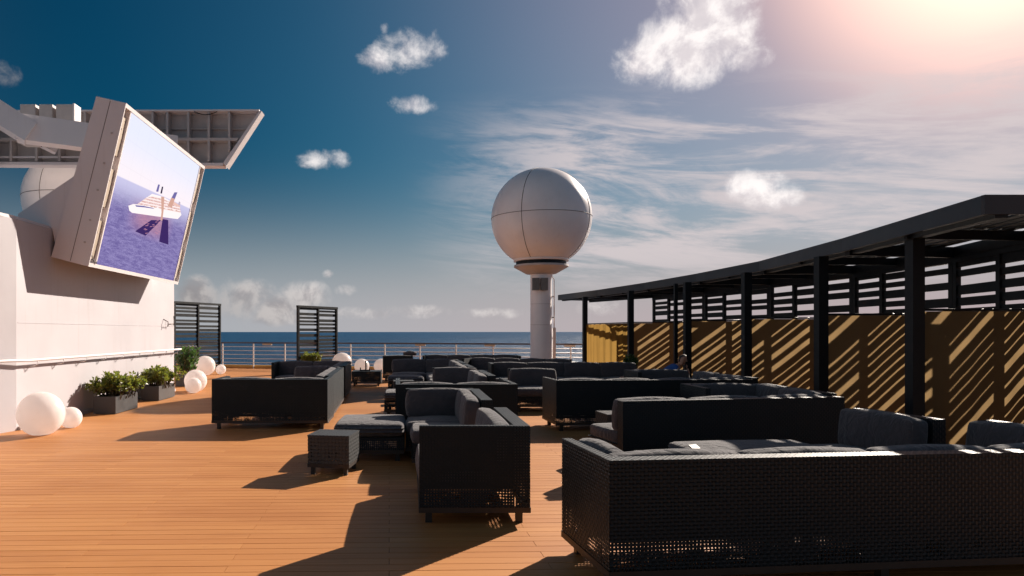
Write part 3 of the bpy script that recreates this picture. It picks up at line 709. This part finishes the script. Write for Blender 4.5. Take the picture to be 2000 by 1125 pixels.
MB().bar((FAS[0][0]-.03, FAS[0][1], ZR+.10), (BAK[0][0], BAK[0][1], ZR+.10), .05, .20).build('fascia', 'fascia_slate', pg, world=True)
def lerp(a, b_, f): return (a[0]+(b_[0]-a[0])*f, a[1]+(b_[1]-a[1])*f)
for i in range(7):
    a, b_ = FAS[i], BAK[i]
    if 0 < i < 6: MB().bar((a[0]+.05, a[1], ZR+.02), (b_[0], b_[1], ZR+.02), .09, .16).build('rafter', 'dark_frame', pg, world=True)
    if i < 6:
        a, b_ = lerp(FAS[i], FAS[i+1], .5), lerp(BAK[i], BAK[i+1], .5)
        MB().bar((a[0]+.05, a[1], ZR+.03), (b_[0], b_[1], ZR+.03), .05, .12).build('rafter', 'dark_frame', pg, world=True)
rnd = random.Random(11); f_ = .28; rows = []
while f_ < 1.62:
    wd = rnd.uniform(.08, .13) if f_ < .95 else rnd.uniform(.12, .2); rows.append((f_, wd)); f_ += wd + rnd.choice((.06, .07, .085, .13))
for i in range(1, 6):
    for f0, wd in rows:
        fr = (f0+wd/2)/1.84
        a, b_ = lerp(FAS[i], BAK[i], fr), lerp(FAS[i+1], BAK[i+1], fr)
        MB().bar((a[0], a[1], ZR+.115), (b_[0], b_[1], ZR+.115), wd, .025).build('roof_slat', 'dark_frame', pg, world=True)
# slatted back walls, one screen to a cabana
names = ('endmost cabana by the sea', 'cabana behind the plain ochre drape', 'cabana where a person lies down', 'middle cabana', 'cabana under the fascia bend', 'cabana at the pergola corner')
for i in range(1, 6):
    a, b_ = BAK[i], BAK[i+1]
    L = math.hypot(b_[0]-a[0], b_[1]-a[1])
    louver('louvre_wall', 'dark slatted back wall of the '+names[i], (a[0], a[1]+.0), (b_[0], b_[1]+.01), 2.66, 3, 20+i, 'slatted cabana back walls', 'louvre wall', pw=.10, dp=.07,
           smin=.09, smax=.15, gmin=.04, gmax=.065, big=.22, gbig=.13)
# curtains
def curtain(label, p0, p1, z0, z1, mat, amp, waves, seed):
    L = math.hypot(p1[0]-p0[0], p1[1]-p0[1]); rz = math.atan2(p1[1]-p0[1], p1[0]-p0[0])
    t_ = thing('curtain', label, 'curtain', (p0[0], p0[1], z0), rz, 'ochre mesh curtains hung in the pergola')
    rnd = random.Random(seed); n = int(L*36); m_ = 10; mb = MB()
    ph = [rnd.uniform(0, 6.28) for _ in range(5)]
    def yv(s_, h_):
        a = amp*(.65*math.sin(2*math.pi*waves*s_+ph[0]+.6*math.sin(3*s_+ph[1])) + .35*math.sin(2*math.pi*waves*1.9*s_+ph[2]+.8*h_))
        return a*(.55+.45*(1-h_)) + .004*math.sin(7*s_+5*h_)
    for sgn, off in ((1, 0.0), (-1, .004)):
        for i in range(n):
            for j in range(m_):
                qd = []
                for di, dj in ((0,0),(1,0),(1,1),(0,1)):
                    s_ = (i+di)/n; h_ = (j+dj)/m_; qd.append((s_*L, yv(s_, h_), h_*(z1-z0)))
                mb.quad(qd)
        break
    c_ = mb.build('fabric', mat, t_, True)
    bm = bmesh.new(); bm.from_mesh(c_.data); bmesh.ops.remove_doubles(bm, verts=bm.verts, dist=1e-5); bm.to_mesh(c_.data); bm.free()
    MB().tube([(-.02, 0, z1-z0+.02), (L+.02, 0, z1-z0+.02)], .016, 8).build('curtain_rod', 'dark_frame', t_, True)
    MB().box(0, L, -.012, .012, -.03, .0).build('hem_bar', 'dark_frame', t_)
curtain('plain ochre drape with soft folds hung between the outermost pergola posts', (6.03, 23.9), (6.43, 20.6), .12, 1.85, 'curtain_drape', .07, 7, 1)
for i, (px_, py_) in enumerate(POST[1:]):
    lab = ('ochre mesh curtain striped by sun, beside the plain drape', 'ochre mesh curtain striped by sun, behind the person lying down', 'ochre mesh curtain striped by sun in the middle cabana',
           'wide ochre mesh curtain striped by sun under the fascia bend', 'widest ochre mesh curtain striped by sun at the pergola corner')[i]
    bx_ = (8.42, 8.63, 8.65, 8.32, 7.92)[i]
    curtain(lab, (px_+.10, py_+.02), (bx_, py_+.05), .10, 1.86, 'curtain_mesh', .012, 3, 5+i)

# ------------------------------------------------------------------ wicker furniture
H, LEG, T = .82, .125, .008
def sheet(mb, x0, x1, y0, y1, z0, z1): mb.box(x0, x1, y0, y1, z0, z1)
def sofa(label, x, y, rz, W, D=.92, arms='', group='black wicker lounge sofas', n=None, name='wicker_sofa', cat='sofa', h=H, bt=.13, at=.07):
    """local frame: back along y=0 facing -y, seat towards +y; arms L (-x) / R (+x)"""
    t_ = thing(name, label, cat, (x, y, 0), R(rz), group)
    x0, x1 = -W/2, W/2; zb_ = LEG+.02
    mb = MB()
    sheet(mb, x0, x1, 0, T, zb_, h)                                   # outer back
    sheet(mb, x0, x1, bt-T, bt, .30, h); sheet(mb, x0, x1, T, bt-T, h-T, h)
    sheet(mb, x0, x0+T, T, bt-T, zb_, h-T); sheet(mb, x1-T, x1, T, bt-T, zb_, h-T)
    mb.build('back_panel', 'wicker', t_)
    il, ir = x0+.01, x1-.01
    for s_, k_ in ((-1, 'L'), (1, 'R')):
        xa = x0 if s_ < 0 else x1-at; xb = xa+at
        mb = MB(); xo = xa if s_ < 0 else xb-T; xi = xb-T if s_ < 0 else xa
        if k_ in arms:
            sheet(mb, xo, xo+T, bt, D, zb_, h); sheet(mb, xi, xi+T, bt, D, .30, h)
            sheet(mb, xa+T, xb-T, bt, D, h-T, h); sheet(mb, xa+T, xb-T, D-T, D, zb_, h-T)
            mb.build('arm_panel', 'wicker', t_)
            if s_ < 0: il = xb
            else: ir = xa
        else:
            sheet(mb, xo, xo+T, bt, D-T, zb_, .31); mb.build('side_panel', 'wicker', t_)
    mb = MB(); sheet(mb, il, ir, D-T, D, zb_, .31); mb.build('front_panel', 'wicker', t_)
    MB().box(il+.005, ir-.005, bt+.003, D-.02, .275, .300).build('seat_board', 'leg_metal', t_)
    mb = MB()
    mb.box(x0-.004, x1+.004, -.004, .045, LEG-.025, LEG+.02).box(x0-.004, x1+.004, D-.045, D+.004, LEG-.025, LEG+.02)
    mb.box(x0-.004, x0+.045, .045, D-.045, LEG-.025, LEG+.02).box(x1-.045, x1+.004, .045, D-.045, LEG-.025, LEG+.02)
    mb.build('base_frame', 'base_brown', t_)
    xs = [x0+.10, x1-.10] if W < 2.2 else [x0+.10, 0, x1-.10]
    for xx in xs:
        for yy in (.08, D-.08): ub('leg', 'leg_metal', t_, xx-.028, xx+.028, yy-.028, yy+.028, 0, LEG-.02)
    wi = ir-il; n = n or max(1, round(wi/.85)); cw = wi/n
    for i in range(n):
        cx = il+cw*(i+.5)
        cushion('seat_cushion', t_, (cx, bt+(D-bt)/2+.01, .382), (cw-.012, D-bt-.02, .16))
        cushion('back_cushion', t_, (cx, bt+.105, .632), (cw-.014, .17, .37), (R(6), 0, 0), lit_rim=True)
    return t_
def ottoman(label, x, y, rz, W, D, cushioned=True, group='wicker ottomans'):
    t_ = thing('wicker_ottoman', label, 'ottoman', (x, y, 0), R(rz), group)
    mb = MB(); a, b_ = W/2, D/2; zb_ = LEG+.02
    zt = .30 if cushioned else .43
    for q in ((-a, a, -b_, -b_+T), (-a, a, b_-T, b_), (-a, -a+T, -b_+T, b_-T), (a-T, a, -b_+T, b_-T)): mb.box(*q, zb_, zt)
    if not cushioned: mb.box(-a, a, -b_, b_, zt, zt+T)
    mb.build('side_panels' if cushioned else 'wicker_shell', 'wicker', t_)
    mb = MB(); mb.box(-a-.004, a+.004, -b_-.004, -b_+.045, LEG-.025, LEG+.02).box(-a-.004, a+.004, b_-.045, b_+.004, LEG-.025, LEG+.02).box(-a-.004, -a+.045, -b_+.045, b_-.045, LEG-.025, LEG+.02).box(a-.045, a+.004, -b_+.045, b_-.045, LEG-.025, LEG+.02)
    mb.build('base_frame', 'leg_metal', t_)
    for sx in (-1, 1):
        for sy in (-1, 1): ub('leg', 'leg_metal', t_, sx*(a-.08)-.028, sx*(a-.08)+.028, sy*(b_-.08)-.028, sy*(b_-.08)+.028, 0, LEG-.02)
    if cushioned:
        MB().box(-a+.015, a-.015, -b_+.015, b_-.015, .27, .298).build('seat_board', 'leg_metal', t_)
        cushion('seat_cushion', t_, (0, 0, .38), (W, D, .16, .06, .025))
    return t_
def cube_table(label, x, y, rz, s_=.475):
    t_ = thing('wicker_table', label, 'side table', (x, y, 0), R(rz), 'wicker cube side tables')
    a = s_/2; mb = MB(); zb_ = LEG-.02
    for q in ((-a, a, -a, -a+T), (-a, a, a-T, a), (-a, -a+T, -a+T, a-T), (a-T, a, -a+T, a-T)): mb.box(*q, zb_, .43)
    mb.build('wicker_body', 'wicker_table', t_)
    MB().box(-a-.004, a+.004, -a-.004, a+.004, .43, .445).build('table_top', 'wicker_table', t_)
    mb = MB(); mb.box(-a-.003, a+.003, -a-.003, -a+.035, zb_-.02, zb_+.02).box(-a-.003, a+.003, a-.035, a+.003, zb_-.02, zb_+.02).box(-a-.003, -a+.035, -a+.035, a-.035, zb_-.02, zb_+.02).box(a-.035, a+.003, -a+.035, a-.035, zb_-.02, zb_+.02)
    mb.build('base_frame', 'base_brown', t_)
    for sx in (-1, 1):
        for sy in (-1, 1): ub('leg', 'leg_metal', t_, sx*(a-.05)-.022, sx*(a-.05)+.022, sy*(a-.05)-.022, sy*(a-.05)+.022, 0, zb_-.019)
    return t_

# left group
sofa('black wicker sofa standing across the open deck, its back facing the bare planks', -2.295, 11.5, 0, 1.90, .92, 'LR')
sofa('long black wicker sofa at right angles to the sofa facing bare planks', -1.41, 13.96, 91.5, 2.95, .92, '', n=3)
sofa('black wicker sofa end with wrinkled dark cushion behind the open deck sofa', -2.05, 15.95, 180, 1.05, .90, '')
sofa('long black wicker sofa further along the aisle towards the slatted screen', -1.50, 17.2, 91.5, 2.3, .92, '', n=3)
sofa('black wicker sofa in front of the lone slatted screen and potted bush', -2.52, 18.65, 180, 1.95, .92, 'LR')
# centre group
sofa('black wicker corner sofa with lattice holes beside the cube table', 1.00, 6.53, 90, 1.44, .92, 'L', n=1)
sofa('black wicker sofa behind the cube table, back cushion toward the aisle', .95, 8.82, 90, 1.58, .92, '', n=2)
sofa('single black wicker seat between grey ottoman and corner', -.045+.46, 9.72, 180, .93, .92, '', n=1)
ottoman('wide grey cushioned wicker ottoman beside the cube table', -.50, 9.19, 0, .86, 1.12)
cube_table('black woven cube table standing alone on the bare planks', -.868, 8.05, -9.5)
sofa('black wicker sofa back just behind the grey ottoman seat', .70, 10.42, 1.0, 1.82, 1.45, 'LR')
sofa('black wicker sofa with sunlit cushion tops, second row past the cube table', 1.52, 13.4, 91, 1.85, .92, '', n=2)
sofa('single black wicker seat closing the second row of sofas', .98, 15.35, 180, .96, .92, '', n=1)
ottoman('grey cushioned ottoman hidden inside the second row of sofas', -.05, 13.6, 0, .85, .95)
cube_table('woven cube table with sunlit top beside the third row sofas', -.15, 16.65, 4)
cube_table('woven cube table tucked behind the second row sofas', .20, 15.85, 2)
ottoman('grey cushioned ottoman before the third row sofas', -.10, 18.3, 0, .90, 1.0)
sofa('black wicker sofa of the third row facing the bare planks', .45, 20.0, 180, 1.9, .92, '', n=2)
sofa('black wicker side sofa of the third row, backing on the aisle', 1.42, 16.4, 92, 1.5, .92, '', n=2)
sofa('black wicker side sofa of the third row, nearer the sea', 1.40, 18.3, 92, 1.5, .92, '', n=2)
# far rows by the rail
ottoman('flat topped black wicker ottoman carrying a lantern', -1.27, 21.0, 0, .86, .9, False)
sofa('black wicker sofa by the globe lamps with rolled towel on it', -.38, 22.7, 0, .98, .92, 'LR')
sofa('long black wicker sofa parallel to the sea rail left of the dome pillar', 2.05, 23.7, 178, 3.2, .92, 'LR', n=4)
sofa('black wicker sofa set at an angle in front of the dome pillar', 3.25, 20.6, 158, 3.0, .92, 'R', n=4)
sofa('long black wicker sofa facing the armchair, past the dome pillar', 3.85, 17.9, 179, 3.7, .92, 'R', n=4)
sofa('black wicker armchair with sunlit seat between the sofa rows', 2.58, 14.95, 180, .98, .98, '', 'single black wicker seats', n=1, name='wicker_armchair', cat='armchair')
# right rows in front of the pergola
sofa('long black wicker sofa back by the armchair, fully in view', 3.98, 11.35, 3.5, 3.26, .90, 'L', n=4)
sofa('black wicker sofa under the pergola beside the person', 5.05, 14.5, 180, 1.25, .92, 'R', n=1)
sofa('black wicker side sofa by the pergola post near the person', 5.88, 12.85, 92, 1.9, .85, '', n=2)
sofa('long black wicker sofa back with sunlit seat end, second from the near sofa', 3.80, 8.13, 10.5, 2.86, .92, '', n=3)
sofa('black wicker sofa facing the bare planks behind the second near sofa', 4.62, 10.62, 180, 1.05, .92, 'R', n=1)
sofa('black wicker side sofa by the pergola behind the second near sofa', 5.42, 9.75, 90, 1.7, .92, '', n=2)
cube_table('small woven cube table by the end of the sunlit seat', 2.98, 10.05, 5)
ns = sofa('nearest black wicker sofa with woven arm and rows of light holes', 3.05, 4.44, 6.0, 3.70, .90, 'L', n=4)
cushion('arm_cushion', ns, (-1.85+.07+.09, .56, .645), (.60, .15, .36), (0, 0, R(90)), lit_rim=True)
sofa('black wicker side sofa in pergola shade behind the nearest sofa', 4.72, 6.72, 97, .95, .85, '', n=1)
sofa('black wicker corner seat with lit braided edge in pergola shade', 5.25, 5.75, 100, .95, .92, '', n=1)
ottoman('long grey cushioned ottoman striped by sunlight behind the nearest sofa', 3.42, 7.02, 8, 1.42, .74)
ottoman('low black wicker ottoman with ashtray and paper', 2.50, 6.60, 6, .55, .62, False)

# things on the furniture
ab = thing('ashtray', 'small black tilted ashtray box on the low wicker ottoman', 'ashtray', (2.66, 6.55, .442), R(20))
MB().box(-.045, .045, -.03, .03, 0, .06).build('cup', 'black_plastic', ab)
o = MB().prism([(-.045, -.03, .06), (.045, -.03, .06), (.045, .03, .09), (-.045, .03, .09)], (0, 0, .012)).build('lid', 'black_plastic', ab)
pp = thing('paper_sheet', 'white folded paper lying beside the black ashtray', 'paper', (2.47, 6.5, .443), R(-14))
MB().box(-.10, .10, -.07, .07, 0, .004).build('sheet', 'paper', pp)
ub('folded_flap', 'paper', pp, -.10, .02, -.07, .07, .005, .009)
ln = thing('lantern', 'small black lantern with upright handle on the far ottoman', 'lantern', (-1.32, 20.85, .442))
MB().box(-.16, .16, -.10, .10, 0, .03).box(-.15, -.12, -.09, -.06, .03, .10).box(.12, .15, -.09, -.06, .03, .10).build('tray', 'black_plastic', ln)
MB().tube([(.02, 0, .03), (.02, 0, .30)], .022, 8).build('stem', 'black_plastic', ln)
tw = thing('rolled_towel', 'dark rolled towel lying on the far sofa back', 'towel', (.02, 22.85, .82))
MB().tube([(-.22, .02, .065), (-.1, 0, .075), (.08, .01, .07), (.2, .03, .06)], [.05, .07, .07, .045], 10).build('roll', 'cushion', tw, True)
MB().tube([(-.12, -.02, .11), (.0, .03, .125), (.14, .0, .10)], [.03, .05, .03], 8).build('fold', 'cushion', tw, True)

# ------------------------------------------------------------------ globe lamps
def globe(label, x, y, r):
    t_ = thing('globe_lamp', label, 'globe lamp', (x, y, 0), random.uniform(0, 6), 'white globe lamps on the deck')
    zc = r*.93; prof_ = [(r*math.sin(R(a)), zc-r*math.cos(R(a))) for a in range(24, 178, 6)]+[(.001, zc+r)]
    b0 = zc-r*math.cos(R(24))
    MB().lathe([(.001, b0)]+prof_, 48).build('globe', 'globe_white', t_, True)
    MB().lathe([(r*.30, b0+.004), (r*.34, .0), (.001, .0)], 32).build('base', 'grey_steel', t_)
    MB().tube([(r*.72*math.cos(k_*2.1), r*.72*math.sin(k_*2.1), zc-r*.693) for k_ in (0,)]+[(r*.70, 0, zc-r*.67)], .012, 6).build('plug', 'seam_dark', t_)
globe('largest white globe lamp on the planks by the deckhouse corner', -5.74, 10.92, .346)
globe('small white globe lamp tucked behind the largest globe by the wall', -5.66, 11.72, .178)
globe('big white globe lamp next to the tall leafy planter', -7.55, 25.9, .37)
globe('tiny white globe lamp on the deck by the slatted screen', -7.13, 26.5, .19)
globe('white globe lamp with a smaller globe in front of it', -5.78, 18.95, .30)
globe('small white globe lamp standing in front of another globe', -5.66, 18.35, .21)
globe('white globe lamp at the foot of the lone slatted screen', -2.70, 28.0, .40)
globe('white globe lamp behind the far ottoman and lantern', -1.85, 27.2, .29)
globe('white globe lamp half hidden behind the towel sofa', -1.10, 27.2, .29)

# ------------------------------------------------------------------ planters and plants
def planter(label, x0, x1, y0, y1, h):
    cx, cy = (x0+x1)/2, (y0+y1)/2
    t_ = thing('planter', label, 'planter', (cx, cy, 0), 0, 'dark grey deck planters'); a, b_ = (x1-x0)/2, (y1-y0)/2; q = .03
    mb = MB(); mb.box(-a, a, -b_, -b_+q, .012, h).box(-a, a, b_-q, b_, .012, h).box(-a, -a+q, -b_+q, b_-q, .012, h).box(a-q, a, -b_+q, b_-q, .012, h)
    mb.build('box', 'planter_grey', t_)
    ub('foot', 'leg_metal', t_, -a+.03, a-.03, -b_+.03, b_-.03, 0, .014)
    ub('soil', 'soil', t_, -a+q, a-q, -b_+q, b_-q, .02, h-.04)
def shrub(label, x, y, z0, rx, ry, h, n, leaf, mat, seed, upright=False, name='succulent_shrub'):
    rnd = random.Random(seed); t_ = thing(name, label, 'plant', (x, y, z0), 0, 'deck plants')
    st = MB(); lf = MB()
    def leafq(p, dr, ln_, wd):
        dr = dr.normalized(); q = Vector((rnd.uniform(-1, 1), rnd.uniform(-1, 1), rnd.uniform(-1, 1)))
        sd = dr.cross(q)
        if sd.length < 1e-3: return
        sd.normalize(); nn = sd.cross(dr)
        a = p; b_ = p+dr*ln_*.5+sd*wd*.5+nn*wd*.15; c_ = p+dr*ln_-nn*wd*.1; e_ = p+dr*ln_*.5-sd*wd*.5+nn*wd*.15
        i = len(lf.v); lf.v += [tuple(a), tuple(b_), tuple(c_), tuple(e_)]; lf.f += [(i, i+1, i+2), (i, i+2, i+3)]; lf.uv += [(0, 0)]*6
    for _ in range(n):
        bx, by = rnd.uniform(-.6, .6)*rx, rnd.uniform(-.6, .6)*ry
        ang = rnd.uniform(0, 6.28); rr = math.sqrt(rnd.random())
        tip = Vector((bx+rx*.62*rr*math.cos(ang), by+ry*.5*rr*math.sin(ang), h*(rnd.uniform(.55, 1.0)*(1-.30*rr*rr))))
        if upright: tip = Vector((bx*.5+rx*.8*rr*math.cos(ang), by*.5+ry*.8*rr*math.sin(ang), h*rnd.uniform(.6, 1.0)))
        b0 = Vector((bx, by, -.03)); mid = b0.lerp(tip, .5)+Vector((rnd.uniform(-.03, .03), rnd.uniform(-.03, .03), .02))
        st.tube([b0, mid, tip], [.010, .008, .004], 5)
        if upright:
            for k_ in range(13):
                f0 = .25+.75*k_/12; p_ = b0.lerp(mid, f0*2) if f0 < .5 else mid.lerp(tip, f0*2-1)
                a = ang+k_*2.3; leafq(p_, Vector((math.cos(a), math.sin(a), .9)), leaf*rnd.uniform(.8, 1.2), leaf*.42)
        else:
            for k_ in range(3):
                f0 = (.55, .8, 1.0)[k_]; p_ = b0.lerp(mid, f0*2) if f0 < .5 else mid.lerp(tip, f0*2-1)
                for j in range(9):
                    v_ = Vector((rnd.gauss(0, 1), rnd.gauss(0, 1), rnd.gauss(.45, .8)))
                    leafq(p_+v_*.012, v_, leaf*rnd.uniform(.7, 1.2), leaf*.62)
    st.build('stems', 'stem_brown', t_, True)['kind'] = 'stuff'
    lf.build('foliage', mat, t_)['kind'] = 'stuff'
planter('dark grey planter next to the large globe lamps with jade shrub', -6.13, -5.70, 13.6, 14.7, .34)
planter('dark grey planter nearer the wall end with jade shrub', -6.20, -5.79, 16.2, 17.3, .34)
planter('tall dark planter at the wall end with leafy upright plant', -6.85, -6.32, 20.5, 21.05, .36)
planter('dark planter hidden under the bush by the lone slatted screen', -4.3, -3.5, 26.3, 26.7, .36)
planter('dark planter at the foot of the pergola post by the drape', 6.1, 6.4, 19.5, 19.9, .45)
shrub('bushy jade shrub in the planter beside the large globe lamps', -5.92, 14.15, .30, .42, .66, .46, 95, .088, 'leaf_jade', 1)
shrub('bushy jade shrub in the planter nearer the wall end', -5.98, 16.75, .30, .40, .66, .45, 90, .088, 'leaf_jade', 2)
shrub('upright dark leafy plant at the end of the deckhouse wall', -6.60, 20.8, .32, .36, .36, .80, 40, .15, 'leaf_dark', 3, True, 'leafy_plant')
shrub('small yellowish bush in front of the lone slatted screen', -3.75, 26.5, .32, .40, .2, .50, 50, .09, 'leaf_jade', 4)
shrub('small dark bush at the foot of a pergola post', 6.22, 19.7, .42, .22, .22, .50, 26, .09, 'leaf_dark', 5)

# ------------------------------------------------------------------ person resting on a daybed in the cabana
db = ottoman('low cushioned daybed under the resting person', 5.62, 15.75, 0, 1.9, .80)
db.name = 'daybed'; db['category'] = 'daybed'; db['group'] = 'daybeds'
def skin_fig(name, mat, pts, edges, rad, parent, root=0, sub=2):
    me = bpy.data.meshes.new(name); me.from_pydata(pts, edges, []); me.materials.append(MATS[mat]); o = link(name, me, None, parent)
    o.modifiers.new('skin', 'SKIN'); me.skin_vertices.new() if not me.skin_vertices else None
    for i, r_ in enumerate(rad): me.skin_vertices[0].data[i].radius = (r_, r_) if not isinstance(r_, tuple) else r_
    me.skin_vertices[0].data[root].use_root = True
    s_ = o.modifiers.new('sub', 'SUBSURF'); s_.levels = sub; s_.render_levels = sub
    for p_ in me.polygons: p_.use_smooth = True
    return o
pr = thing('person', 'person in a blue shirt lying propped on an elbow, hand to head', 'person', (5.6, 15.75, .46))
# lies along x, head towards +x; body: legs, torso, arms as one surface
P_ = [(-.05, 0, .13), (.12, -.01, .17), (.30, -.02, .28), (.40, -.02, .36), (.455, -.03, .415),            # 0-4 pelvis..neck
      (-.12, -.08, .10), (-.48, -.14, .11), (-.80, .02, .06), (-.88, -.02, .07),                          # 5-8 left leg
      (-.12, .08, .14), (-.46, .16, .26), (-.80, .12, .08), (-.88, .08, .08),                             # 9-12 right leg
      (.36, -.16, .28), (.50, -.24, .05), (.60, -.16, .22), (.585, -.12, .33),                            # 13-16 near arm, elbow on bed, hand at head
      (.34, .13, .34), (.26, .22, .14), (.12, .12, .20)]                                                  # 17-19 far arm
E_ = [(0,1),(1,2),(2,3),(3,4),(0,5),(5,6),(6,7),(7,8),(0,9),(9,10),(10,11),(11,12),(2,13),(13,14),(14,15),(15,16),(2,17),(17,18),(18,19)]
RD = [.12, .115, .13, .085, .05, .085, .065, .04, .03, .085, .065, .04, .03, .06, .045, .033, .028, .06, .045, .03]
skin_fig('body', 'skin', P_, E_, RD, pr)
skin_fig('shirt', 'blue_cloth', [P_[i] for i in (0, 1, 2, 3, 13, 17)]+[(.43, -.20, .165), (.30, .175, .24)], [(0,1),(1,2),(2,3),(2,4),(2,5),(4,6),(5,7)],
         [.128, .128, .143, .088, .075, .075, .062, .062], pr)
skin_fig('shorts', 'grey_cloth', [P_[0], (-.12, -.08, .10), (-.40, -.125, .108), (-.12, .08, .14), (-.38, .145, .23)], [(0,1),(1,2),(0,3),(3,4)], [.135, .098, .085, .098, .085], pr)
hd = MB(); hc = Vector((.515, -.03, .50))
for i in range(0, 13):
    pass
prof_ = [(.001, -.12), (.035, -.117), (.055, -.10), (.068, -.06), (.075, -.01), (.078, .03), (.070, .075), (.045, .105), (.001, .118)]
hd.lathe(prof_, 20); hd.v = [(x*1.0+hc.x+z*.28, y*1.15+hc.y, z+hc.z) for x, y, z in hd.v]
ho = hd.build('head', 'skin', pr, True)
nz = MB().tube([(hc.x+.06, hc.y-.085, hc.z+.02), (hc.x+.055, hc.y-.112, hc.z-.02)], [.008, .014], 6).build('nose', 'skin', ho, True)
for s_ in (-.03, .03):
    MB().lathe([(.001, -.008), (.008, 0), (.001, .008)], 8, (hc.x+.03+s_, hc.y-.082)).build('eye', 'black_plastic', ho).location = (0, 0, hc.z+.012)
MB().tube([(hc.x-.02, hc.y-.085, hc.z-.058), (hc.x+.03, hc.y-.088, hc.z-.058)], .006, 6).build('mouth', 'base_brown', ho, True)
for s_ in (-1, 1):
    MB().tube([(hc.x+s_*.077, hc.y, hc.z+.03), (hc.x+s_*.087, hc.y+.01, hc.z), (hc.x+s_*.075, hc.y, hc.z-.03)], [.008, .014, .008], 6).build('ear', 'skin', ho, True)
hh = MB(); hh.lathe([(.085, -.03), (.089, .03), (.082, .08), (.055, .118), (.001, .133)], 20); hh.v = [(x+hc.x+z*.28, y*1.15+hc.y+.022, z+hc.z) for x, y, z in hh.v]
hh.build('hair', 'hair', pr, True)
palm = Vector((.585, -.12, .345))
for k_, (dx_, ln_) in enumerate(((-.022, .055), (-.007, .062), (.008, .058), (.022, .046))):
    a = palm+Vector((dx_*.4, dx_, .0))
    skin_fig('finger', 'skin', [tuple(a), tuple(a+Vector((.004, .006, ln_*.55))), tuple(a+Vector((-.012, .022, ln_)))], [(0, 1), (1, 2)], [.010, .009, .007], pr, 0, 1)
skin_fig('thumb', 'skin', [tuple(palm+Vector((-.01, -.02, -.02))), tuple(palm+Vector((-.03, -.035, .01))), tuple(palm+Vector((-.035, -.03, .035)))], [(0, 1), (1, 2)], [.011, .010, .008], pr, 0, 1)
